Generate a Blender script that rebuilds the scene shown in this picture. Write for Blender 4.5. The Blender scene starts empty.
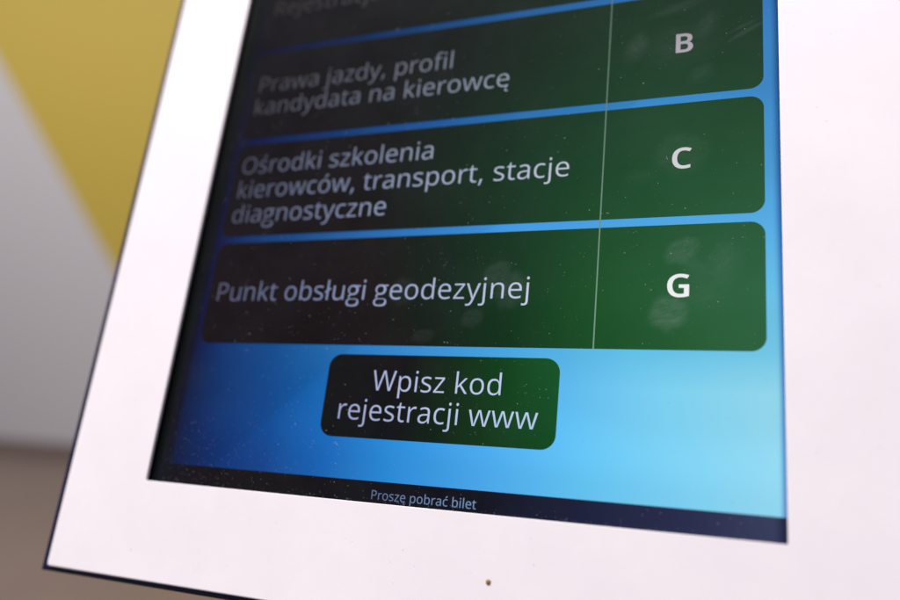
import bpy, bmesh, math, random
from mathutils import Matrix, Vector
from mathutils.geometry import tessellate_polygon

random.seed(7)
S = bpy.context.scene
C = S.collection
W = 0.30                       # width of the screen opening in metres; the kiosk head is laid out in units of W
TILT = math.radians(22)        # the head leans back
HEAD_Z = 1.13
ct, st = math.cos(TILT), math.sin(TILT)
# head frame: x right, y up along the screen, z out of the screen
HEAD = Matrix(((1, 0, 0, -0.5 * W), (0, st, -ct, 0), (0, ct, st, HEAD_Z), (0, 0, 0, 1)))

# ------------------------------------------------------------------ camera
R = ((0.92929027, 0.10684382, -0.35355903), (-0.00763933, -0.95148118, -0.30761210), (-0.36927122, 0.28856189, -0.88338599))
CAM = Vector((0.96577935, 0.08203398, 1.06676984)) * W
m = Matrix(((R[0][0], -R[1][0], -R[2][0], CAM.x), (R[0][1], -R[1][1], -R[2][1], CAM.y), (R[0][2], -R[1][2], -R[2][2], CAM.z), (0, 0, 0, 1)))
cam = bpy.data.cameras.new('camera')
cam_ob = bpy.data.objects.new('camera', cam)
C.objects.link(cam_ob)
cam_ob.matrix_world = HEAD @ m
cam.sensor_width = 36
cam.lens = 770.2 / 900 * 36
cam.clip_start = 0.01
cam.clip_end = 200
cam.dof.use_dof = True
cam.dof.focus_distance = 1.145 * W
cam.dof.aperture_fstop = 2.7
cam.dof.aperture_blades = 9
S.camera = cam_ob

# ------------------------------------------------------------------ light
S.view_settings.view_transform = 'Standard'
S.view_settings.look = 'None'
S.view_settings.exposure = 0
S.view_settings.gamma = 1
w = bpy.data.worlds.new('World')
S.world = w
w.use_nodes = True
bg = w.node_tree.nodes['Background']
bg.inputs[0].default_value = (0.82, 0.87, 1.0, 1)
bg.inputs[1].default_value = 0.34

def area(name, loc, target, size, power, color):
    l = bpy.data.lights.new(name, 'AREA')
    l.shape = 'RECTANGLE'
    l.size, l.size_y = size
    l.energy = power
    l.color = color
    o = bpy.data.objects.new(name, l)
    o.location = loc
    d = Vector(target) - Vector(loc)
    o.rotation_euler = d.to_track_quat('-Z', 'Y').to_euler() if abs(d.x) + abs(d.y) > 0.1 else (0, 0, 0)
    C.objects.link(o)
area('added_lamp', (-1.0, -0.2, 4.2), (-1.0, -0.199, 1.2), (1.8, 0.7), 214, (1.0, 0.955, 0.945))  # unseen lamp added overhead to light the white frame
area('added_lamp', (-4.6, 0.9, 3.9), (-4.6, 3.4, 1.3), (4.5, 1.0), 86, (1.0, 0.97, 0.93))  # unseen lamp added to brighten the wall behind

# ------------------------------------------------------------------ helpers
def lin(c):
    f = lambda v: v / 12.92 if v <= 0.04045 else ((v + 0.055) / 1.055) ** 2.4
    return tuple(f(v / 255) for v in c)

def obj(name, bm, mat=None, parent=None, mw=None, smooth=False):
    me = bpy.data.meshes.new(name)
    bm.normal_update()
    bm.to_mesh(me)
    bm.free()
    if smooth:
        for p in me.polygons: p.use_smooth = True
    if mat: me.materials.append(mat)
    o = bpy.data.objects.new(name, me)
    C.objects.link(o)
    if parent: o.parent = parent
    if mw is not None: o.matrix_basis = mw
    return o

def box(bm, x0, x1, y0, y1, z0, z1, bevel=0, seg=2):
    v = [bm.verts.new((x, y, z)) for z in (z0, z1) for y in (y0, y1) for x in (x0, x1)]
    fs = [bm.faces.new([v[i] for i in q]) for q in ((0, 2, 3, 1), (4, 5, 7, 6), (0, 1, 5, 4), (2, 6, 7, 3), (0, 4, 6, 2), (1, 3, 7, 5))]
    if bevel:
        es = list({e for f in fs for e in f.edges})
        bmesh.ops.bevel(bm, geom=es, offset=bevel, segments=seg, profile=0.5, affect='EDGES')

def nodes(name):
    mt = bpy.data.materials.new(name)
    mt.use_nodes = True
    n, l = mt.node_tree.nodes, mt.node_tree.links
    return mt, n, l, n['Principled BSDF']

def simple(name, col, rough=0.5, bump=0, scale=200, spec=0.5, var=0.0):
    mt, n, l, b = nodes(name)
    b.inputs['Roughness'].default_value = rough
    b.inputs['Specular IOR Level'].default_value = spec
    tc = n.new('ShaderNodeTexCoord')
    ns = n.new('ShaderNodeTexNoise')
    ns.inputs['Scale'].default_value = scale
    ns.inputs['Detail'].default_value = 4
    l.new(tc.outputs['Object'], ns.inputs['Vector'])
    mx = n.new('ShaderNodeMix'); mx.data_type = 'RGBA'
    mx.inputs['A'].default_value = (*[c * (1 - var) for c in col], 1)
    mx.inputs['B'].default_value = (*[min(1, c * (1 + var)) for c in col], 1)
    l.new(ns.outputs['Fac'], mx.inputs['Factor'])
    l.new(mx.outputs['Result'], b.inputs['Base Color'])
    if bump:
        bp = n.new('ShaderNodeBump')
        bp.inputs['Strength'].default_value = bump
        bp.inputs['Distance'].default_value = 0.0005
        l.new(ns.outputs['Fac'], bp.inputs['Height'])
        l.new(bp.outputs['Normal'], b.inputs['Normal'])
    return mt

# LCD picture with its viewing-angle dimming painted in: emission laid out over the screen as rows of colours (y, [(x, sRGB), ...]);
# greasy finger marks lie on the glass as a faint diffuse coat that the room light picks up
def lcd(name, rows, gain=1.0, veil=0.0, smudges=(), streak=False):
    mt, n, l, b = nodes(name)
    tc = n.new('ShaderNodeTexCoord')
    vm = n.new('ShaderNodeVectorMath'); vm.operation = 'SCALE'
    vm.inputs['Scale'].default_value = 1 / W
    l.new(tc.outputs['Object'], vm.inputs[0])
    P = vm.outputs[0]
    sx = n.new('ShaderNodeSeparateXYZ')
    l.new(P, sx.inputs[0])
    rows = sorted(rows)
    prev = None
    for i, (y, cols) in enumerate(rows):
        r = n.new('ShaderNodeValToRGB')
        r.color_ramp.interpolation = 'B_SPLINE' if False else 'LINEAR'
        e = r.color_ramp.elements
        while len(e) < len(cols): e.new(0.5)
        for k, (x, c) in enumerate(cols):
            e[k].position = max(0, min(1, x))
        for k, (x, c) in enumerate(cols):
            e[k].color = (*[max(0, v - veil) * gain for v in lin(c)], 1)
        l.new(sx.outputs['X'], r.inputs[0])
        if prev is None:
            prev = r.outputs[0]
        else:
            mr = n.new('ShaderNodeMapRange')
            mr.inputs['From Min'].default_value = rows[i - 1][0]
            mr.inputs['From Max'].default_value = y
            mr.clamp = True
            l.new(sx.outputs['Y'], mr.inputs['Value'])
            mx = n.new('ShaderNodeMix'); mx.data_type = 'RGBA'
            l.new(mr.outputs[0], mx.inputs['Factor'])
            l.new(prev, mx.inputs['A'])
            l.new(r.outputs[0], mx.inputs['B'])
            prev = mx.outputs['Result']
    if streak:                  # the soft diagonal ribbons of the desktop wallpaper
        mp = n.new('ShaderNodeMapping')
        mp.inputs['Rotation'].default_value = (0, 0, math.radians(-33))
        mp.inputs['Scale'].default_value = (0.6, 3.2, 1)
        l.new(P, mp.inputs[0])
        ns = n.new('ShaderNodeTexNoise'); ns.inputs['Scale'].default_value = 1.6; ns.inputs['Detail'].default_value = 1
        l.new(mp.outputs[0], ns.inputs['Vector'])
        cr = n.new('ShaderNodeMapRange'); cr.interpolation_type = 'SMOOTHSTEP'
        for k, v in (('From Min', 0.40), ('From Max', 0.62), ('To Min', 0.93), ('To Max', 1.04)): cr.inputs[k].default_value = v
        l.new(ns.outputs['Fac'], cr.inputs['Value'])
        sc = n.new('ShaderNodeVectorMath'); sc.operation = 'SCALE'
        l.new(prev, sc.inputs[0]); l.new(cr.outputs[0], sc.inputs['Scale'])
        prev = sc.outputs[0]
        dt = n.new('ShaderNodeVectorMath'); dt.operation = 'DOT_PRODUCT'; dt.inputs[1].default_value = (0.675, -0.737, 0)
        l.new(P, dt.inputs[0])
        c0 = 0.2 * 0.675 - 0.215 * 0.737
        e1 = n.new('ShaderNodeMapRange'); e1.interpolation_type = 'SMOOTHSTEP'
        for k, v in (('From Min', c0 - 0.006), ('From Max', c0 + 0.006), ('To Min', 0), ('To Max', 0.12)): e1.inputs[k].default_value = v
        e2 = n.new('ShaderNodeMapRange'); e2.interpolation_type = 'SMOOTHSTEP'
        for k, v in (('From Min', c0), ('From Max', c0 + 0.16), ('To Min', 1), ('To Max', 0)): e2.inputs[k].default_value = v
        l.new(dt.outputs['Value'], e1.inputs['Value']); l.new(dt.outputs['Value'], e2.inputs['Value'])
        ml = n.new('ShaderNodeMath'); ml.operation = 'MULTIPLY_ADD'; ml.inputs[2].default_value = 1
        l.new(e1.outputs[0], ml.inputs[0]); l.new(e2.outputs[0], ml.inputs[1])
        sc = n.new('ShaderNodeVectorMath'); sc.operation = 'SCALE'
        l.new(prev, sc.inputs[0]); l.new(ml.outputs[0], sc.inputs['Scale'])
        prev = sc.outputs[0]
    l.new(prev, b.inputs['Emission Color'])
    b.inputs['Emission Strength'].default_value = 1
    b.inputs['Specular IOR Level'].default_value = 0.3
    # film of dust over the whole glass + finger marks
    fine = n.new('ShaderNodeTexNoise'); fine.inputs['Scale'].default_value = 9; fine.inputs['Detail'].default_value = 8
    fine.inputs['Roughness'].default_value = 0.7
    l.new(P, fine.inputs['Vector'])
    film = n.new('ShaderNodeMapRange')
    for k, v in (('From Min', 0.35), ('From Max', 0.8), ('To Min', 0.0), ('To Max', 0.006)): film.inputs[k].default_value = v
    l.new(fine.outputs['Fac'], film.inputs['Value'])
    total = film.outputs[0]
    for (x, y, rx, ry, ang, amp, ridge) in smudges:
        mp = n.new('ShaderNodeMapping'); mp.vector_type = 'TEXTURE'
        mp.inputs['Location'].default_value = (x, y, 0)
        mp.inputs['Rotation'].default_value = (0, 0, math.radians(ang))
        mp.inputs['Scale'].default_value = (rx, ry, 1)
        l.new(P, mp.inputs[0])
        cut = n.new('ShaderNodeVectorMath'); cut.operation = 'MULTIPLY'; cut.inputs[1].default_value = (1, 1, 0)
        l.new(mp.outputs[0], cut.inputs[0])
        # ragged outline
        ns = n.new('ShaderNodeTexNoise'); ns.inputs['Scale'].default_value = 1.3; ns.inputs['Detail'].default_value = 3
        ns.inputs['Roughness'].default_value = 0.5
        l.new(mp.outputs[0], ns.inputs['Vector'])
        ln = n.new('ShaderNodeVectorMath'); ln.operation = 'LENGTH'
        l.new(cut.outputs[0], ln.inputs[0])
        ad = n.new('ShaderNodeMath'); ad.operation = 'MULTIPLY_ADD'; ad.inputs[1].default_value = 0.6; ad.inputs[2].default_value = -0.3
        l.new(ns.outputs['Fac'], ad.inputs[0])
        su = n.new('ShaderNodeMath'); su.operation = 'ADD'
        l.new(ad.outputs[0], su.inputs[0]); l.new(ln.outputs['Value'], su.inputs[1])
        mr = n.new('ShaderNodeMapRange'); mr.interpolation_type = 'SMOOTHSTEP'
        for k, v in (('From Min', 1.0), ('From Max', 0.5 if ridge else 0.05), ('To Min', 0), ('To Max', amp)): mr.inputs[k].default_value = v
        l.new(su.outputs[0], mr.inputs['Value'])
        sq = n.new('ShaderNodeMapping'); sq.inputs['Scale'].default_value = (1.2, 5.0, 1)
        sq.inputs['Rotation'].default_value = (0, 0, math.radians(25))
        l.new(mp.outputs[0], sq.inputs[0])
        wv = n.new('ShaderNodeTexNoise'); wv.inputs['Scale'].default_value = 1.3; wv.inputs['Detail'].default_value = 7
        wv.inputs['Roughness'].default_value = 0.75; wv.inputs['Distortion'].default_value = 0.8
        l.new(sq.outputs[0], wv.inputs['Vector'])
        wm = n.new('ShaderNodeMapRange'); wm.inputs['From Min'].default_value = 0.3; wm.inputs['From Max'].default_value = 0.7
        wm.inputs['To Min'].default_value = 0.05; wm.inputs['To Max'].default_value = 1.0
        l.new(wv.outputs['Fac'], wm.inputs['Value'])
        pr = n.new('ShaderNodeMath'); pr.operation = 'MULTIPLY'
        l.new(mr.outputs[0], pr.inputs[0]); l.new(wm.outputs[0], pr.inputs[1])
        a2 = n.new('ShaderNodeMath'); a2.operation = 'ADD'
        l.new(total, a2.inputs[0]); l.new(pr.outputs[0], a2.inputs[1])
        total = a2.outputs[0]
    tint = n.new('ShaderNodeVectorMath'); tint.operation = 'SCALE'
    tint.inputs[0].default_value = (0.85, 0.95, 1.0)
    l.new(total, tint.inputs['Scale'])
    l.new(tint.outputs[0], b.inputs['Base Color'])
    rg = n.new('ShaderNodeMapRange'); rg.inputs['To Min'].default_value = 0.04; rg.inputs['To Max'].default_value = 0.14
    l.new(fine.outputs['Fac'], rg.inputs['Value'])
    l.new(rg.outputs[0], b.inputs['Roughness'])
    return mt

# ------------------------------------------------------------------ setting: floor and painted wall behind
WY = 3.4062
bm = bmesh.new()
box(bm, -9, 5, -4, WY + 3, -0.2, 0)
floor = obj('floor', bm, simple('floor_vinyl', (0.168, 0.122, 0.10), 0.45, 0.1, 3, var=0.12))
floor['kind'] = 'structure'
bm = bmesh.new()
box(bm, -9, 5, WY, WY + 0.2, 0.004, 4.2)
wall = obj('wall', bm, simple('grey_wall_paint', (0.445, 0.42, 0.44), 0.7, 0.2, 40, var=0.04))
wall['label'] = 'plain pale grey wall with a yellow painted field far behind the kiosk'
wall['category'] = 'wall'
# yellow field: everything up and right of a slanting edge
(ax, az), (bx, bz) = (-4.4374, 2.6025), (-3.598, 1.2753)
dx, dz = bx - ax, bz - az
def on(z): return ax + dx * (z - az) / dz
bm = bmesh.new()
q = [(on(0.02), 0.02), (4.9, 0.02), (4.9, 4.15), (on(4.15), 4.15)]
f = [bm.verts.new((x, WY - 0.004, z)) for x, z in q]
g = [bm.verts.new((x, WY + 0.01, z)) for x, z in q]
bm.faces.new(f)
for i in range(4): bm.faces.new((f[i], g[i], g[(i + 1) % 4], f[(i + 1) % 4]))
obj('yellow_field', bm, simple('yellow_paint', (0.42, 0.30, 0.036), 0.65, 0.2, 40, var=0.05), wall)
bm = bmesh.new()
box(bm, -8.9, 4.9, WY - 0.02, WY - 0.005, 0.003, 0.10, 0.004)
obj('skirting_board', bm, simple('skirting_paint', (0.16, 0.12, 0.105), 0.5, var=0.1), wall)

# ------------------------------------------------------------------ the kiosk
kiosk = bpy.data.objects.new('ticket_kiosk', None)
C.objects.link(kiosk)
kiosk.location = (0, 0.12, 0)
kiosk['label'] = 'white framed queue ticket touchscreen kiosk showing dark green menu buttons in Polish'
kiosk['category'] = 'kiosk'
INV = Matrix.Translation(-Vector(kiosk.location))
HM = INV @ HEAD
D = 0.012                       # how far the display lies behind the front of the frame
OB, OT = 0.1129, 1.36           # bottom and top of the screen opening
FL, FR, FB, FT = -0.174, 1.215, -0.0446, 1.53

def part(name, bm, mat, parent=kiosk, smooth=False, label=None):
    bmesh.ops.scale(bm, vec=(W, W, W), verts=bm.verts)
    o = obj(name, bm, mat, parent, HM if parent is kiosk else None, smooth)
    if label: o['label'] = label
    return o

# front frame: a white plate with a square window cut in it, softened edges
def frame_bm():
    bm = bmesh.new()
    T = 0.005
    prof = lambda o, r: [(-o + r, None)]
    def ring(x0, x1, y0, y1, z, r, n=5):
        out = []
        for cx, cy, a0 in ((x1 - r, y1 - r, 0), (x0 + r, y1 - r, 90), (x0 + r, y0 + r, 180), (x1 - r, y0 + r, 270)):
            for k in range(n + 1):
                a = math.radians(a0 + 90 * k / n)
                out.append(bm.verts.new((cx + r * math.cos(a), cy + r * math.sin(a), z)))
        return out
    rings = []
    e = 0.0022
    # from the back of the outer side, over the front, into the opening
    rings.append(ring(FL, FR, FB, FT, -T, 0.005))
    for k in range(4):
        a = math.radians(90 * k / 3)
        ins = e * (1 - math.cos(a)); z = -e + e * math.sin(a)
        rings.append(ring(FL + ins, FR - ins, FB + ins, FT - ins, z, 0.005))
    e2 = 0.0006
    for k in range(4):
        a = math.radians(90 - 90 * k / 3)
        outw = e2 * (1 - math.cos(a)); z = -e2 + e2 * math.sin(a)
        rings.append(ring(-outw, 1 + outw, OB - outw, OT + outw, z, 0.0008 + outw))
    rings.append(ring(0, 1, OB, OT, -T, 0.0008))
    N = len(rings[0])
    for a, b in zip(rings, rings[1:]):
        for i in range(N):
            bm.faces.new((a[i], a[(i + 1) % N], b[(i + 1) % N], b[i]))
    return bm
mt, n, l, b = nodes('white_powder_coat')
b.inputs['Roughness'].default_value = 0.42
tc = n.new('ShaderNodeTexCoord')
n1 = n.new('ShaderNodeTexNoise'); n1.inputs['Scale'].default_value = 1500; n1.inputs['Detail'].default_value = 2
n2 = n.new('ShaderNodeTexNoise'); n2.inputs['Scale'].default_value = 14; n2.inputs['Detail'].default_value = 7; n2.inputs['Roughness'].default_value = 0.7
l.new(tc.outputs['Object'], n1.inputs['Vector']); l.new(tc.outputs['Object'], n2.inputs['Vector'])
mx = n.new('ShaderNodeMix'); mx.data_type = 'RGBA'
mx.inputs['A'].default_value = (0.86, 0.785, 0.82, 1); mx.inputs['B'].default_value = (0.90, 0.84, 0.865, 1)
mr = n.new('ShaderNodeMapRange'); mr.inputs['From Min'].default_value = 0.3; mr.inputs['From Max'].default_value = 0.65
l.new(n2.outputs['Fac'], mr.inputs['Value']); l.new(mr.outputs[0], mx.inputs['Factor'])
l.new(mx.outputs['Result'], b.inputs['Base Color'])
bp = n.new('ShaderNodeBump'); bp.inputs['Strength'].default_value = 0.15; bp.inputs['Distance'].default_value = 0.0002
l.new(n1.outputs['Fac'], bp.inputs['Height']); l.new(bp.outputs['Normal'], b.inputs['Normal'])
WHITE = mt
part('front_frame', frame_bm(), WHITE)

NAVY = simple('navy_casing', (0.005, 0.005, 0.032), 0.45, 0.2, 900, spec=0.25, var=0.5)
BLACK = simple('black_plastic', (0.003, 0.004, 0.004), 0.4, 0.1, 400, spec=0.15, var=0.3)
def casing():
    bm = bmesh.new()
    x0, x1, y0, y1 = -0.1925, FR + 0.0185, -0.0535, FT + 0.009
    c = 0.0035
    def rect(i, z, a=None):
        X0, X1, Y0, Y1 = a or (x0 + i, x1 - i, y0 + i, y1 - i)
        return [bm.verts.new(p) for p in ((X0, Y0, z), (X1, Y0, z), (X1, Y1, z), (X0, Y1, z))]
    rs = [rect(0.05, -0.24), rect(0, -0.19), rect(0, -0.0075 - c), rect(c * 0.3, -0.0075 - c * 0.3), rect(c, -0.0075),
          rect(0, -0.0075, (-0.03, 1.03, OB - 0.03, OT + 0.03)), rect(0, -0.05, (-0.03, 1.03, OB - 0.03, OT + 0.03))]
    for a, b in zip(rs, rs[1:]):
        for i in range(4): bm.faces.new((a[i], a[(i + 1) % 4], b[(i + 1) % 4], b[i]))
    bm.faces.new(rs[0][::-1]); bm.faces.new(rs[-1])
    return bm
part('casing', casing(), NAVY)

# bezel: black walls behind the opening and a black border round the lit picture
LX0, LX1, LY0, LY1 = 0.0115, 1.0, 0.1132, 1.352
def bezel():
    bm = bmesh.new()
    def rect(X0, X1, Y0, Y1, z): return [bm.verts.new(p) for p in ((X0, Y0, z), (X1, Y0, z), (X1, Y1, z), (X0, Y1, z))]
    g = 0.0009
    rs = [rect(-0.02, 1.02, OB - 0.02, OT + 0.02, -0.0055), rect(-g, 1 + g, OB - g, OT + g, -0.0055), rect(-g, 1 + g, OB - g, OT + g, -D + 0.0006),
          rect(LX0, LX1, LY0, LY1, -D + 0.0006), rect(LX0, LX1, LY0, LY1, -D - 0.002)]
    for a, b in zip(rs, rs[1:]):
        for i in range(4): bm.faces.new((a[i], a[(i + 1) % 4], b[(i + 1) % 4], b[i]))
    return bm
part('screen_bezel', bezel(), BLACK)

# ---- pictures on the display, viewing-angle falloff painted into their colours
VEIL = 0.0115
WALLPAPER = lcd('screen_wallpaper', [
    (0.16, [(0.012, (2, 4, 18)), (0.021, (3, 8, 30)), (0.0225, (10, 20, 49)), (0.024, (3, 9, 33)), (0.032, (5, 13, 41)), (0.037, (9, 34, 66)), (0.10, (17, 47, 100)), (0.22, (22, 68, 137)), (0.33, (34, 104, 184)), (0.45, (48, 143, 221)), (0.6, (78, 172, 240)), (0.75, (104, 200, 246)), (0.9, (132, 213, 246)), (0.992, (148, 217, 242)), (1.0, (50, 110, 190))]),
    (0.30, [(0.012, (2, 4, 18)), (0.021, (3, 8, 31)), (0.0225, (10, 20, 52)), (0.024, (3, 9, 34)), (0.032, (5, 13, 43)), (0.037, (9, 36, 68)), (0.10, (17, 57, 112)), (0.20, (22, 76, 143)), (0.33, (32, 104, 176)), (0.5, (52, 146, 219)), (0.71, (98, 192, 246)), (0.85, (130, 216, 248)), (0.992, (152, 221, 243)), (1.0, (50, 110, 190))]),
    (0.355, [(0.012, (2, 4, 18)), (0.021, (3, 8, 31)), (0.0225, (10, 20, 52)), (0.024, (3, 9, 34)), (0.032, (5, 13, 43)), (0.037, (9, 30, 68)), (0.10, (20, 58, 118)), (0.20, (28, 80, 145)), (0.4, (50, 128, 198)), (0.6, (76, 168, 230)), (0.8, (102, 196, 236)), (0.992, (118, 202, 232)), (1.0, (45, 100, 179))]),
    (0.555, [(0.012, (2, 4, 16)), (0.021, (3, 8, 28)), (0.0225, (10, 20, 46)), (0.024, (3, 9, 31)), (0.032, (5, 13, 39)), (0.037, (9, 26, 63)), (0.10, (24, 54, 106)), (0.2, (33, 76, 131)), (0.4, (48, 115, 186)), (0.6, (66, 148, 219)), (0.8, (80, 164, 226)), (0.99, (86, 168, 223)), (1.0, (38, 85, 160))]),
    (0.757, [(0.012, (2, 4, 14)), (0.021, (3, 8, 24)), (0.0225, (10, 20, 39)), (0.024, (3, 9, 26)), (0.032, (5, 13, 33)), (0.037, (9, 22, 52)), (0.10, (18, 36, 80)), (0.25, (27, 58, 112)), (0.45, (38, 92, 159)), (0.6, (50, 116, 180)), (0.8, (58, 132, 195)), (0.99, (66, 138, 199)), (1.0, (32, 72, 133))]),
    (0.958, [(0.012, (2, 4, 11)), (0.021, (3, 8, 18)), (0.0225, (10, 20, 30)), (0.024, (3, 9, 20)), (0.032, (5, 13, 25)), (0.037, (9, 19, 38)), (0.10, (15, 26, 55)), (0.25, (23, 44, 82)), (0.4, (32, 68, 118)), (0.55, (40, 90, 147)), (0.75, (50, 110, 170)), (0.99, (52, 108, 166)), (1.0, (26, 58, 108))]),
    (1.36, [(0.0, (3, 5, 18)), (0.4, (22, 44, 80)), (1.0, (32, 70, 112))])], veil=VEIL, streak=True)
MARKS = [(0.849, 0.413, 0.034, 0.032, 10, 0.058, 1), (0.855, 0.400, 0.030, 0.010, 8, 0.03, 0), (0.866, 0.507, 0.034, 0.022, 30, 0.042, 1), (0.880, 0.485, 0.040, 0.020, -35, 0.022, 0), (0.925, 0.490, 0.040, 0.034, 60, 0.026, 0), (0.90, 0.44, 0.07, 0.05, 20, 0.016, 0),
         (0.588, 0.478, 0.032, 0.022, 35, 0.026, 1), (0.615, 0.45, 0.03, 0.038, -20, 0.026, 1), (0.60, 0.46, 0.07, 0.05, -20, 0.010, 0), (0.555, 0.405, 0.024, 0.018, 20, 0.02, 1), (0.475, 0.375, 0.026, 0.014, 10, 0.016, 1), (0.43, 0.45, 0.03, 0.03, 0, 0.014, 1),
         (0.79, 0.86, 0.024, 0.038, -20, 0.036, 0), (0.86, 0.855, 0.08, 0.055, 10, 0.018, 0), (0.85, 0.925, 0.06, 0.014, 15, 0.022, 0), (0.955, 0.865, 0.045, 0.006, 28, 0.035, 0), (0.95, 0.875, 0.035, 0.005, 24, 0.025, 0), (0.90, 0.89, 0.035, 0.02, 60, 0.022, 0), (0.89, 0.80, 0.032, 0.02, 30, 0.02, 0),
         (0.862, 0.665, 0.05, 0.042, 0, 0.016, 1), (0.80, 0.63, 0.035, 0.018, 0, 0.012, 0)]
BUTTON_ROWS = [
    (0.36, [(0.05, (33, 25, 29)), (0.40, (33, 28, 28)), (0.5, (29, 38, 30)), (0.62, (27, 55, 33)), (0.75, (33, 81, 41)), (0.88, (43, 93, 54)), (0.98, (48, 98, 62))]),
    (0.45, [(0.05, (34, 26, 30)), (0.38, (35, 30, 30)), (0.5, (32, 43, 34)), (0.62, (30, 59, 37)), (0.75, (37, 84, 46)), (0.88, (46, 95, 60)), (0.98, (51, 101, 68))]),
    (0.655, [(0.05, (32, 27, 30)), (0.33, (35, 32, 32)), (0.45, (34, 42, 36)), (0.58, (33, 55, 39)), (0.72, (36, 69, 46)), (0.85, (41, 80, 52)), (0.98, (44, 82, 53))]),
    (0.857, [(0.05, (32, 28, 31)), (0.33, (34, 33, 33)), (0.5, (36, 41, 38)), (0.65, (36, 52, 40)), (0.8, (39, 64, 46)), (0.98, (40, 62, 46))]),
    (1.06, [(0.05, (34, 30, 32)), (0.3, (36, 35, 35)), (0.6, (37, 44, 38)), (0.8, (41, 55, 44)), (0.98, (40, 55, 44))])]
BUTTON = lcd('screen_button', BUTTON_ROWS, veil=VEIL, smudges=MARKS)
CODE = lcd('screen_code_button', [(0.2, [(0.32, (26, 21, 23)), (0.45, (28, 25, 25)), (0.53, (26, 42, 27)), (0.6, (24, 58, 30)), (0.7, (26, 76, 38))]),
                                  (0.34, [(0.32, (29, 24, 26)), (0.45, (31, 28, 27)), (0.53, (29, 47, 30)), (0.6, (28, 65, 34)), (0.7, (32, 88, 46))])], veil=VEIL)
STATUS = lcd('screen_status_bar', [(0.13, [(0.0, (26, 25, 34)), (0.1, (32, 26, 30)), (0.3, (30, 24, 27)), (0.6, (28, 27, 36)), (0.75, (36, 38, 62)), (0.9, (47, 51, 80)), (0.985, (60, 64, 94)), (1.0, (28, 32, 60))])], veil=VEIL)
TEXT = lcd('screen_text', [  # text dims leftward and upward: viewing-angle falloff put into its colour
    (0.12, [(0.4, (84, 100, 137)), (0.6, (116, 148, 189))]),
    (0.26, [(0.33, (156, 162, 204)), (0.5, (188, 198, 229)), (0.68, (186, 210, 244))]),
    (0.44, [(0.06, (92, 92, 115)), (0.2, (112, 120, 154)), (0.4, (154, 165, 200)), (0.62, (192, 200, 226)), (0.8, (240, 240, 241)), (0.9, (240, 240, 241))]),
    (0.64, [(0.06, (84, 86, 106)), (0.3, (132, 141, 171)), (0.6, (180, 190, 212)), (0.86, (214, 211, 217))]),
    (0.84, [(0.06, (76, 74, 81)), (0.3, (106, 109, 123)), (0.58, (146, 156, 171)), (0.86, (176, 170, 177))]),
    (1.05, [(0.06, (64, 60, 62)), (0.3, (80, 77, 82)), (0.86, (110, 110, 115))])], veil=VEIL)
LINE = lcd('screen_divider', [(0.40, [(0.74, (114, 150, 128))]), (0.85, [(0.74, (92, 118, 104))])], veil=VEIL)

def sheet(pts, z):
    bm = bmesh.new()
    bm.faces.new([bm.verts.new((x, y, z)) for x, y in pts])
    return bm
def rrect(x0, x1, y0, y1, r, z, n=10):
    pts = []
    for cx, cy, a0 in ((x1 - r, y1 - r, 0), (x0 + r, y1 - r, 90), (x0 + r, y0 + r, 180), (x1 - r, y0 + r, 270)):
        for k in range(n + 1):
            a = math.radians(a0 + 90 * k / n)
            pts.append((cx + r * math.cos(a), cy + r * math.sin(a)))
    return sheet(pts, z)

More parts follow.
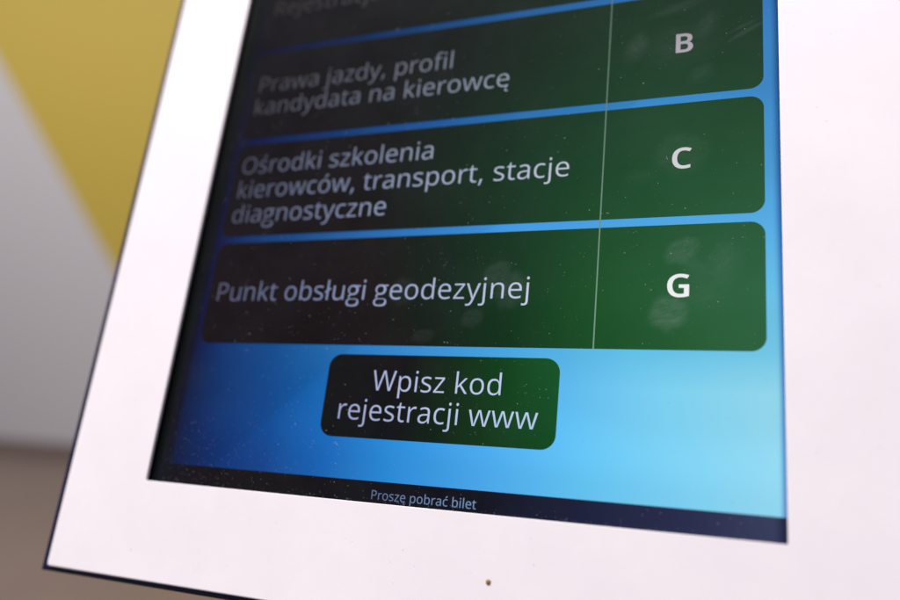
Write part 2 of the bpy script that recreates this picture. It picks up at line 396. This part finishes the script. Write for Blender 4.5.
GLYPHS = {
' ':(209,[]),
',':(215,['154,84 136,23 111,-42 85,-103 33,-103 49,-38 63,31 73,93 148,93']),
'A':(512,['437,0 368,177 141,177 73,0 0,0 224,575 289,575 512,0', '282,415 274,438 263,473 255,500 247,468 238,438 230,415 165,241 346,241']),
'B':(521,['241,573 292,571 336,565 373,555 404,541 428,522 445,498 455,467 459,431 456,399 446,371 431,347 409,328 382,313 350,304 350,300 384,292 415,279 441,260 461,236 474,204 478,163 476,138 472,115 464,94 454,74 441,57 425,42 406,29 385,19 336,5 279,0 78,0 78,573', '256,329 290,330 318,335 341,342 357,352 369,365 377,382 382,401 384,423 382,445 376,463 365,478 351,490 332,499 308,506 279,510 245,511 150,511 150,329', '150,269 150,61 265,61 300,63 330,68 354,78 371,91 384,107 394,125 399,145 401,168 398,197 388,221 370,241 344,256 307,266 260,269']),
'C':(507,['323,517 280,513 241,502 206,482 178,456 156,423 139,383 129,337 125,286 126,252 130,220 137,191 147,164 160,139 175,118 193,99 213,83 236,71 262,62 291,57 322,55 359,57 394,62 427,69 460,78 460,15 427,5 393,-2 356,-6 312,-8 270,-6 232,1 197,12 166,28 139,48 115,72 95,99 78,131 65,166 56,203 51,244 49,287 54,349 67,406 89,456 120,499 138,517 159,534 181,547 206,559 233,569 261,576 292,580 324,581 367,579 409,572 448,561 482,547 453,486 394,508 360,515']),
'G':(584,['326,302 524,302 524,22 478,8 431,-1 380,-6 323,-8 280,-6 241,1 205,12 173,28 145,47 120,71 99,98 81,130 67,164 57,202 51,242 49,286 51,330 58,370 69,408 84,442 104,473 128,500 155,524 186,544 221,560 259,572 301,579 346,581 393,579 437,572 478,561 516,547 489,484 457,497 421,508 382,515 342,517 309,515 278,510 250,501 225,489 202,473 182,455 164,434 150,409 139,382 131,353 126,321 124,286 125,253 130,222 137,193 146,166 159,141 175,119 194,100 216,84 241,71 270,62 303,57 340,55 375,56 404,59 452,68 452,238 326,238']),
'O':(626,['577,287 573,224 561,166 540,116 510,73 493,55 473,38 452,25 428,13 375,-3 314,-8 251,-3 196,13 172,25 151,38 131,55 114,73 85,116 65,167 53,224 49,288 51,331 56,371 65,408 78,442 94,473 114,501 138,525 166,545 197,561 232,572 271,579 314,581 356,579 394,572 428,561 459,545 486,525 510,501 530,473 547,442 560,408 570,370 575,330', '125,287 130,220 145,163 157,138 171,117 187,98 207,83 229,71 255,62 283,57 314,55 345,57 373,62 398,71 420,83 439,98 456,117 470,138 481,163 490,190 496,220 500,252 501,287 498,338 490,384 476,423 456,457 430,484 398,503 359,514 314,518 283,516 255,511 229,502 207,490 187,475 171,456 157,435 145,411 130,354']),
'P':(485,['229,573 281,570 326,562 364,548 393,528 415,504 431,475 441,442 444,404 441,370 433,336 417,306 395,278 364,255 324,238 275,227 216,223 150,223 150,0 78,0 78,573', '223,511 150,511 150,285 208,285 258,288 298,296 330,311 352,334 366,363 370,401 368,427 361,449 350,468 334,484 314,496 289,504 259,509']),
'R':(499,['236,573 301,568 353,555 375,545 394,532 409,517 422,500 432,481 439,460 443,436 444,410 440,368 427,334 408,306 385,285 358,269 330,257 487,0 403,0 264,237 150,237 150,0 78,0 78,573', '232,510 150,510 150,298 236,298 268,300 296,305 319,313 338,325 352,341 362,360 368,382 370,407 366,441 355,467 336,486 310,500 275,508']),
'W':(746,['735,573 583,0 510,0 399,375 389,410 380,443 373,471 370,488 367,471 361,443 352,409 342,373 234,0 161,0 10,573 85,573 174,223 183,186 190,151 196,118 201,87 206,119 213,154 222,191 232,227 333,573 407,573 512,225 523,187 532,151 538,117 544,87 550,129 560,175 572,224 660,573']),
'a':(450,['231,437 268,435 299,429 326,418 347,403 363,383 375,358 383,328 385,293 385,0 334,0 320,61 317,61 298,39 279,22 258,9 234,-1 206,-6 172,-8 136,-4 103,6 75,23 55,48 42,80 37,119 40,149 50,176 65,199 87,219 116,234 152,246 194,253 243,257 316,259 316,285 315,310 310,330 303,347 293,359 280,368 264,375 247,379 227,380 194,378 163,370 133,359 106,347 84,400 115,414 151,426 190,434', '252,208 215,205 184,200 159,192 141,182 127,170 118,155 112,138 110,119 111,102 115,88 122,76 132,66 157,53 188,49 214,51 238,56 260,66 279,79 295,96 306,117 313,143 315,172 315,210']),
'b':(493,['139,461 138,410 135,373 139,373 161,398 189,419 226,432 272,437 310,433 344,423 374,405 401,381 422,350 437,312 446,267 449,215 448,180 444,147 437,118 427,91 415,68 400,48 384,31 365,17 344,6 322,-2 298,-6 272,-8 226,-4 189,10 161,31 139,55 133,55 119,0 68,0 68,609 139,609', '260,379 219,374 188,361 175,351 165,339 156,325 150,308 142,268 139,217 139,214 141,177 145,144 153,116 165,93 181,75 202,62 229,54 261,51 288,54 312,62 332,75 348,93 360,116 369,145 374,178 376,216 374,254 369,287 360,315 348,338 332,356 312,369 288,376']),
'c':(385,['241,-8 213,-7 187,-2 162,5 139,15 118,28 99,45 83,64 69,87 58,113 50,143 46,176 44,213 46,250 51,284 59,315 71,342 85,365 102,385 121,401 142,415 166,425 191,432 217,437 245,438 277,436 309,431 336,423 358,415 337,356 292,370 267,374 244,376 204,372 172,358 148,335 131,303 121,262 117,213 121,166 131,126 148,94 172,71 203,58 240,53 273,55 302,60 328,68 351,78 351,15 329,5 304,-2 275,-6']),
'd':(493,['221,-8 183,-4 148,6 118,24 92,48 71,79 56,117 47,162 44,214 47,266 56,311 71,350 93,381 119,406 149,424 183,434 221,438 253,436 280,429 303,420 323,407 340,391 354,374 359,374 356,405 354,438 354,609 425,609 425,0 368,0 358,58 354,58 340,40 323,24 303,11 279,1 252,-6', '232,51 263,53 290,60 311,72 328,88 340,109 348,135 353,165 355,200 355,213 353,251 348,284 340,313 329,336 313,355 291,368 264,376 231,379 204,376 181,368 162,354 146,334 133,309 124,281 119,249 117,213 119,176 124,144 133,116 146,93 162,75 182,62 205,54']),
'e':(452,['234,438 261,436 286,432 308,424 329,414 348,401 364,385 378,367 390,346 406,299 411,244 411,201 117,201 120,167 127,137 139,112 154,90 174,74 197,62 224,54 254,52 293,54 327,60 359,69 392,82 392,20 360,7 327,-1 292,-6 251,-8 221,-6 193,-2 167,6 143,17 121,31 102,48 85,68 70,91 59,117 51,146 46,177 44,212 46,246 50,277 58,306 68,333 81,356 96,377 114,395 134,411 157,423 181,431 206,436', '233,380 209,378 188,372 170,362 154,348 141,330 130,309 123,285 119,257 338,257 335,292 326,322 312,346 292,364 266,376']),
'f':(276,['266,375 158,375 158,0 87,0 87,375 12,375 12,408 87,432 87,457 91,507 104,547 113,563 124,577 137,588 152,597 186,609 227,613 252,612 274,609 310,599 292,544 262,552 228,556 211,554 197,550 185,542 175,532 162,502 158,458 158,430 266,430']),
'g':(440,['430,386 347,375 351,369 356,362 360,354 364,346 368,337 371,327 374,317 376,306 377,295 377,283 376,257 370,233 361,211 348,192 331,175 311,160 288,149 263,141 234,136 203,134 195,134 187,135 179,136 171,137 163,138 147,128 135,117 126,105 120,93 118,79 119,72 121,65 124,60 129,55 134,51 141,47 150,45 161,43 174,42 188,42 269,42 297,40 323,37 346,30 366,22 383,10 397,-3 408,-19 416,-37 421,-58 423,-80 420,-105 414,-127 402,-145 385,-161 364,-174 338,-184 307,-191 273,-194 233,-195 189,-193 156,-191 126,-187 100,-181 77,-171 57,-159 41,-145 29,-129 21,-110 16,-89 15,-66 15,-50 19,-35 23,-21 30,-8 39,5 50,15 62,25 77,33 93,39 110,43 103,47 96,51 90,56 84,60 79,66 74,73 71,80 67,86 65,94 64,103 65,112 66,120 69,128 73,136 77,144 83,150 90,157 98,163 108,170 118,176 105,182 93,190 81,199 71,209 62,221 55,234 49,249 44,263 42,278 41,295 43,322 48,345 56,367 68,386 83,402 101,415 122,426 146,433 173,438 207,439 224,438 241,437 257,436 272,433 286,430 430,430', '79,-71 80,-84 84,-96 90,-107 98,-116 109,-124 122,-131 137,-136 154,-139 173,-142 194,-142 226,-141 254,-138 278,-133 300,-126 317,-118 332,-107 343,-95 351,-81 356,-66 357,-50 357,-37 354,-26 350,-16 343,-8 336,-2 325,3 312,6 296,9 276,10 254,11 171,11 154,10 139,8 125,3 113,-2 103,-10 94,-19 87,-30 82,-42 79,-56 78,-71', '99,282 100,265 103,250 109,236 116,224 125,214 136,205 149,199 163,194 179,192 197,191 231,194 258,205 277,224 289,250 293,283 289,318 277,345 258,365 230,376 195,380 178,379 162,376 148,371 135,364 124,355 115,344 108,332 103,317 100,300 99,282']),
'i':(207,['139,430 139,0 68,0 68,430', '104,591 119,588 133,580 142,566 145,546 142,526 133,512 119,504 104,501 88,504 75,512 66,526 63,546 66,566 75,580 88,588']),
'j':(207,['18,-192 -18,-190 -44,-183 -44,-126 -19,-132 9,-134 32,-130 51,-120 59,-112 64,-100 67,-85 68,-67 68,430 139,430 139,-64 136,-102 126,-133 110,-158 87,-177 56,-188', '63,546 66,566 75,580 88,588 104,591 119,588 133,580 142,566 145,546 142,526 133,512 119,504 104,501 88,504 75,512 66,526']),
'k':(428,['138,291 137,257 135,221 138,221 152,240 172,264 189,285 326,430 409,430 235,246 421,0 336,0 187,200 138,158 138,0 68,0 68,609 138,609']),
'l':(207,['139,0 68,0 68,609 139,609']),
'n':(496,['275,438 311,436 342,428 369,417 391,401 409,379 421,352 429,319 431,280 431,0 361,0 361,275 360,300 355,321 348,339 338,353 324,364 308,372 288,377 265,379 232,376 204,369 182,356 166,338 154,316 146,290 141,258 139,223 139,0 68,0 68,430 125,430 136,371 140,371 156,392 175,409 197,422 222,431 248,436']),
'o':(485,['442,216 438,165 428,121 411,83 388,51 359,25 324,7 285,-4 241,-8 200,-4 163,7 129,25 100,51 77,83 59,121 48,165 44,216 46,250 50,282 58,310 68,336 81,359 97,380 116,397 137,412 161,423 186,431 214,436 244,438 272,436 299,431 324,423 347,412 368,397 387,380 403,359 417,336 428,310 436,282 440,250', '117,216 120,169 130,128 147,95 172,71 187,62 203,56 222,52 243,51 264,52 283,56 299,62 314,71 339,95 356,128 366,169 369,216 365,263 355,303 338,335 314,359 299,368 282,374 263,378 242,379 211,376 186,368 164,354 147,335 134,311 124,284 119,252']),
'p':(493,['273,438 311,434 344,424 375,407 401,383 422,352 437,313 446,268 449,216 448,181 444,148 437,119 427,93 415,69 400,49 384,31 365,17 345,6 322,-2 298,-6 272,-8 241,-6 213,1 190,11 170,24 153,38 139,55 134,55 137,20 139,-16 139,-192 68,-192 68,430 126,430 136,371 139,371 153,389 170,405 190,418 213,429 241,436', '260,379 221,375 190,362 167,342 152,313 142,276 139,229 139,216 142,166 150,126 156,109 165,94 175,81 188,70 203,62 220,56 239,52 261,51 280,52 297,56 312,63 326,72 348,98 364,131 373,171 376,217 374,252 369,283 360,310 348,334 332,354 312,368 288,376']),
'r':(331,['269,438 295,437 319,433 310,368 287,372 264,374 239,371 217,363 195,351 176,334 161,313 149,289 141,260 139,229 139,0 68,0 68,430 126,430 134,351 137,351 152,374 170,395 191,412 214,426 240,435']),
's':(384,['348,119 347,99 343,81 336,64 327,49 302,24 268,6 226,-4 176,-8 134,-6 99,-1 68,8 42,19 42,83 70,71 104,60 141,52 178,49 224,53 256,66 266,76 274,86 278,98 280,112 278,128 271,141 259,154 239,167 174,196 135,212 103,228 77,245 57,266 45,292 41,324 44,350 52,372 66,392 85,408 109,421 137,430 168,436 202,438 240,436 275,430 308,421 339,409 315,353 287,363 258,372 228,378 197,380 159,376 131,366 121,359 114,350 109,339 108,328 111,312 119,298 133,286 154,274 182,261 219,246 257,231 289,215 314,197 333,176 344,150']),
't':(289,['212,50 245,53 272,59 272,5 258,0 240,-4 220,-7 200,-8 168,-5 138,4 112,20 91,44 78,78 74,125 74,375 13,375 13,409 75,437 103,528 144,528 144,430 269,430 269,375 144,375 144,127 145,109 149,93 155,79 163,69 185,55']),
'u':(496,['427,430 427,0 370,0 359,57 356,57 340,37 321,20 298,7 273,-1 247,-6 220,-8 173,-4 134,8 117,17 103,29 91,43 81,59 68,99 63,148 63,430 135,430 135,153 136,129 140,108 148,90 158,76 171,65 188,57 207,53 230,51 273,56 306,69 329,91 345,121 354,160 357,206 357,430']),
'w':(630,['346,243 336,276 328,308 321,335 316,357 313,357 308,335 302,307 294,275 284,242 207,1 127,1 9,431 82,431 141,201 153,154 163,109 169,73 172,73 178,97 185,128 193,160 201,188 277,431 354,431 428,188 440,149 451,109 457,74 460,74 466,108 477,153 489,201 549,431 621,431 502,1 419,1']),
'y':(409,['1,430 76,430 169,185 184,144 196,105 205,68 209,68 224,121 245,186 333,430 409,430 224,-59 208,-97 188,-130 165,-156 138,-176 106,-188 67,-192 34,-190 9,-186 9,-130 30,-133 56,-135 79,-133 99,-126 116,-114 130,-99 142,-80 152,-59 174,-2']),
'z':(377,['346,0 31,0 31,47 262,375 45,375 45,430 340,430 340,377 112,55 346,55']),
'ó':(485,['442,216 438,165 428,121 411,83 388,51 359,25 324,7 285,-4 241,-8 200,-4 163,7 129,25 100,51 77,83 59,121 48,165 44,216 46,250 50,282 58,310 68,336 81,359 97,380 116,397 137,412 161,423 186,431 214,436 244,438 272,436 299,431 324,423 347,412 368,397 387,380 403,359 417,336 428,310 436,282 440,250', '117,216 120,169 130,128 147,95 172,71 187,62 203,56 222,52 243,51 264,52 283,56 299,62 314,71 339,95 356,128 366,169 369,216 365,263 355,303 338,335 314,359 299,368 282,374 263,378 242,379 211,376 186,368 164,354 147,335 134,311 124,284 119,252', '362,606 341,579 311,546 278,513 247,486 200,486 200,496 227,532 254,575 277,614 362,614']),
'ć':(385,['241,-8 213,-7 187,-2 162,5 139,15 118,28 99,45 83,64 69,87 58,113 50,143 46,176 44,213 46,250 51,284 59,315 71,342 85,365 102,385 121,401 142,415 166,425 191,432 217,437 245,438 277,436 309,431 336,423 358,415 337,356 292,370 267,374 244,376 204,372 172,358 148,335 131,303 121,262 117,213 121,166 131,126 148,94 172,71 203,58 240,53 273,55 302,60 328,68 351,78 351,15 329,5 304,-2 275,-6', '346,606 326,579 296,546 263,513 232,486 185,486 185,496 211,532 239,575 261,614 346,614']),
'ę':(452,['234,438 261,436 286,432 308,424 329,414 348,401 364,385 378,367 390,346 406,299 411,244 411,201 117,201 120,167 127,137 139,112 154,90 174,74 197,62 224,54 254,52 293,54 327,60 359,69 392,82 392,20 360,7 327,-1 292,-6 251,-8 221,-6 193,-2 167,6 143,17 121,31 102,48 85,68 70,91 59,117 51,146 46,177 44,212 46,246 50,277 58,306 68,333 81,356 96,377 114,395 134,411 157,423 181,431 206,436', '233,380 209,378 188,372 170,362 154,348 141,330 130,309 123,285 119,257 338,257 335,292 326,322 312,346 292,364 266,376', '300,6 392,20 366,-6 345,-36 338,-70 342,-96 356,-112 376,-114 400,-108 400,-152 378,-162 350,-164 318,-154 297,-130 290,-98 296,-60 312,-28']),
'ł':(207,['63,0 63,229 22,203 -7,250 63,295 63,609 133,609 133,341 184,376 214,329 133,274 133,0']),
'ś':(384,['348,119 347,99 343,81 336,64 327,49 302,24 268,6 226,-4 176,-8 134,-6 99,-1 68,8 42,19 42,83 70,71 104,60 141,52 178,49 224,53 256,66 266,76 274,86 278,98 280,112 278,128 271,141 259,154 239,167 174,196 135,212 103,228 77,245 57,266 45,292 41,324 44,350 52,372 66,392 85,408 109,421 137,430 168,436 202,438 240,436 275,430 308,421 339,409 315,353 287,363 258,372 228,378 197,380 159,376 131,366 121,359 114,350 109,339 108,328 111,312 119,298 133,286 154,274 182,261 219,246 257,231 289,215 314,197 333,176 344,150', '311,606 290,579 260,546 227,513 196,486 150,486 150,496 176,532 204,575 226,614 311,614'])}

def parse(s): return [tuple(float(v) for v in p.split(',')) for p in s.split()]
def sarea(p): return sum(a[0] * b[1] - b[0] * a[1] for a, b in zip(p, p[1:] + p[:1])) / 2
def inside(pt, poly):
    c = False
    for (x0, y0), (x1, y1) in zip(poly, poly[1:] + poly[:1]):
        if (y0 > pt[1]) != (y1 > pt[1]) and pt[0] < (x1 - x0) * (pt[1] - y0) / (y1 - y0) + x0: c = not c
    return c
def embolden(p, bx, by):          # move every point outward along its normal, more across than up
    s = 1 if sarea(p) > 0 else -1
    out = []
    N = len(p)
    for i in range(N):
        a, b, c = Vector(p[i - 1]), Vector(p[i]), Vector(p[(i + 1) % N])
        d1, d2 = (b - a).normalized(), (c - b).normalized()
        n1, n2 = Vector((d1.y, -d1.x)), Vector((d2.y, -d2.x))
        k = (n1 + n2) / max(0.35, 1 + n1.dot(n2))
        out.append((b.x + s * k.x * bx, b.y + s * k.y * by))
    return out
def text_width(s): return sum(GLYPHS[c][0] for c in s)
def glyphs_into(bm, s, x, y, em, z, bold=None, sx=1.0):
    k = em / 1000
    for ch in s:
        ad, cs = GLYPHS[ch]
        cs = [parse(c) for c in cs]
        ars = [sarea(c) for c in cs]
        # nesting depth tells outlines from holes
        depth = [sum(1 for j, o in enumerate(cs) if j != i and abs(ars[j]) > abs(ars[i]) and inside(c[0], o) and inside(c[len(c) // 2], o)) for i, c in enumerate(cs)]
        for i, c in enumerate(cs):
            if depth[i] % 2: continue
            holes = [h for j, h in enumerate(cs) if depth[j] % 2 and inside(h[0], c)]
            loops = [c] + holes
            if bold:
                loops = [embolden(c, *bold)] + [embolden(h, -bold[0], -bold[1]) for h in holes]
            flat = [p for lp in loops for p in lp]
            zz = z + (0.00004 if ch == 'ę' and i == len(cs) - 1 else 0)
            vs = [bm.verts.new((x + px * k * sx, y + py * k, zz)) for px, py in flat]
            for t in tessellate_polygon([[Vector((px, py, 0)) for px, py in lp] for lp in loops]):
                tri = [vs[a] for a in t]
                try: f = bm.faces.new(tri)
                except ValueError: continue
                f.normal_update()
                if f.normal.z < 0: f.normal_flip()
        x += ad * k * sx

Z0, Z1, Z2, Z3 = -D, -D + 0.0002, -D + 0.0004, -D + 0.0006
screen = part('screen', sheet([(LX0 - 0.001, LY0 - 0.001), (LX1 + 0.001, LY0 - 0.001), (LX1 + 0.001, LY1 + 0.001), (LX0 - 0.001, LY1 + 0.001)], Z0), WALLPAPER,
              label='lit screen with a blue gradient wallpaper and painted viewing-angle falloff')
EM, H, G, Y0 = 0.0603, 0.1893, 0.01306, 0.35817
rows = [(['Punkt obsługi geodezyjnej'], 'G'), (['Ośrodki szkolenia', 'kierowców, transport, stacje', 'diagnostyczne'], 'C'),
        (['Prawa jazdy, profil', 'kandydata na kierowcę'], 'B'), (['Rejestracja'], None)]
for i, (lines, letter) in enumerate(rows):
    y0 = Y0 + i * (H + G)
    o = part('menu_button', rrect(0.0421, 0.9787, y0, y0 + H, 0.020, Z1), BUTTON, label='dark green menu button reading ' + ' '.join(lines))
    bm = bmesh.new()
    mid = y0 + H / 2 - 0.0168
    for k, s in enumerate(lines):
        glyphs_into(bm, s, 0.0565, mid + ((len(lines) - 1) / 2 - k) * 0.0503, EM, Z2, (-6, -5))
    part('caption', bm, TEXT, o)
    if letter:
        bm = bmesh.new()
        glyphs_into(bm, letter, 0.8625 - GLYPHS[letter][0] * 0.0575e-3 / 2 + 0.0005, mid + 0.0007, 0.0575, Z2, (25, 13), 1.0)
        part('code_letter', bm, TEXT, o, label='bold letter ' + letter)
part('divider_line', sheet([(0.7455, Y0), (0.7475, Y0), (0.7475, 1.154), (0.7455, 1.154)], Z3), LINE)
o = part('code_button', rrect(0.3151, 0.7000, 0.2089, 0.3428, 0.022, Z1), CODE, label='small button reading Wpisz kod rejestracji www')
bm = bmesh.new()
for s, y in (('Wpisz kod', 0.2847), ('rejestracji www', 0.2370)):
    e = 0.0574
    glyphs_into(bm, s, 0.5068 - text_width(s) * e / 2000, y, e, Z2, (-6, -5))
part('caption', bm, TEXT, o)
o = part('status_bar', sheet([(LX0, LY0), (LX1, LY0), (LX1, 0.1453), (LX0, 0.1453)], Z1), STATUS, label='black strip reading Proszę pobrać bilet')
bm = bmesh.new()
s = 'Proszę pobrać bilet'
glyphs_into(bm, s, 0.506 - text_width(s) * 0.0236 / 2000, 0.1187, 0.0236, Z2)
part('caption', bm, TEXT, o)

# brown pin set in the frame below the screen
bm = bmesh.new()
bmesh.ops.create_uvsphere(bm, u_segments=14, v_segments=8, radius=0.0038, matrix=Matrix.Translation((0.6229, 0.0245, 0.0)) @ Matrix.Diagonal((1, 1, 0.45, 1)))
part('frame_pin', bm, simple('brown_pin', (0.24, 0.16, 0.07), 0.5, var=0.3), smooth=True, label='tiny brown pin in the white frame')

# pedestal that carries the head
bm = bmesh.new()
for (x, y, z0, z1, sx, sy) in ((0, 0.06, 0.03, 1.10, 0.07, 0.035),):
    box(bm, x - sx, x + sx, y - sy, y + sy, z0, z1, 0.008, 3)
obj('pedestal', bm, WHITE, kiosk)
bm = bmesh.new()
box(bm, -0.2, 0.2, -0.14, 0.24, 0.002, 0.029, 0.006, 3)
obj('base_plate', bm, NAVY, kiosk)

# ------------------------------------------------------------------ dust lying on the glass
bm = bmesh.new()
def fleck(x, y, r):
    a0 = random.random() * 6.28
    z = Z3 + 0.0001
    ring = []
    for k in range(5):
        a = a0 + k * 6.2832 / 5
        q = r * random.uniform(0.5, 1.2)
        ring.append(bm.verts.new((W * (x + q * math.cos(a)), W * (y + q * math.sin(a)), W * z)))
    top = bm.verts.new((W * x, W * y, W * (z + r * 0.5)))
    for k in range(5): bm.faces.new((ring[k], ring[(k + 1) % 5], top))
from mathutils import noise
k = 0
while k < 2300:                 # clumped, not even
    x, y = random.uniform(LX0 + 0.004, LX1 - 0.004), random.uniform(LY0 + 0.004, 1.3)
    d = 0.5 + 0.5 * noise.noise((x * 7, y * 7, 0.3)) + 0.35 * noise.noise((x * 19, y * 19, 4.1))
    if random.random() > d * d * 1.6 + 0.05: continue
    k += 1
    fleck(x, y, min(0.0009, 0.0003 * random.random() ** -0.33))
for k in range(260):            # thicker towards the lower left corner
    x, y = 0.02 + abs(random.gauss(0, 0.16)), OB + 0.006 + abs(random.gauss(0, 0.09))
    fleck(x, y, random.uniform(0.00025, 0.0005))
for k in range(90):             # and along the sill of the opening
    fleck(random.uniform(0.02, 0.98), OB + 0.002 + abs(random.gauss(0, 0.003)), random.uniform(0.0003, 0.0006))
for k in range(5):             # a few lint fibres
    x, y = random.uniform(0.05, 0.95), random.uniform(0.15, 1.1)
    a, r = random.random() * 6.28, random.uniform(0.003, 0.008)
    bend = random.uniform(-1.5, 1.5)
    prev_v = None
    for t in range(7):
        aa = a + bend * t / 6
        hw = 0.00022
        p = [bm.verts.new((W * (x - s_ * hw * math.sin(aa)), W * (y + s_ * hw * math.cos(aa)), W * (Z3 + 0.0004))) for s_ in (-1, 1)]
        if prev_v: bm.faces.new((prev_v[0], p[0], p[1], prev_v[1]))
        prev_v = p
        x += math.cos(aa) * r / 6; y += math.sin(aa) * r / 6
def fleck_frame(x, y, r):        # the odd speck on the white frame
    a0 = random.random() * 6.28
    ring = [bm.verts.new((W * (x + r * random.uniform(0.5, 1.2) * math.cos(a0 + q * 1.2566)), W * (y + r * random.uniform(0.5, 1.2) * math.sin(a0 + q * 1.2566)), W * 0.0001)) for q in range(5)]
    top = bm.verts.new((W * x, W * y, W * r * 0.5))
    for q in range(5): bm.faces.new((ring[q], ring[(q + 1) % 5], top))
fleck_frame(0.0, 0.0, 0.0011)
for k in range(40):
    fleck_frame(random.uniform(-0.16, 1.1), random.uniform(-0.035, 0.10), random.uniform(0.0003, 0.0008))
for k in range(25):
    fleck_frame(random.uniform(1.01, 1.18), random.uniform(0.0, 1.0), random.uniform(0.0003, 0.0008))
dust = obj('dust', bm, simple('dust_fleck', (0.36, 0.355, 0.35), 0.9, scale=3000, var=0.5), None, HEAD)
dust['kind'] = 'stuff'
dust['label'] = 'fine pale dust flecks scattered over the glass of the screen'
dust['category'] = 'dust'
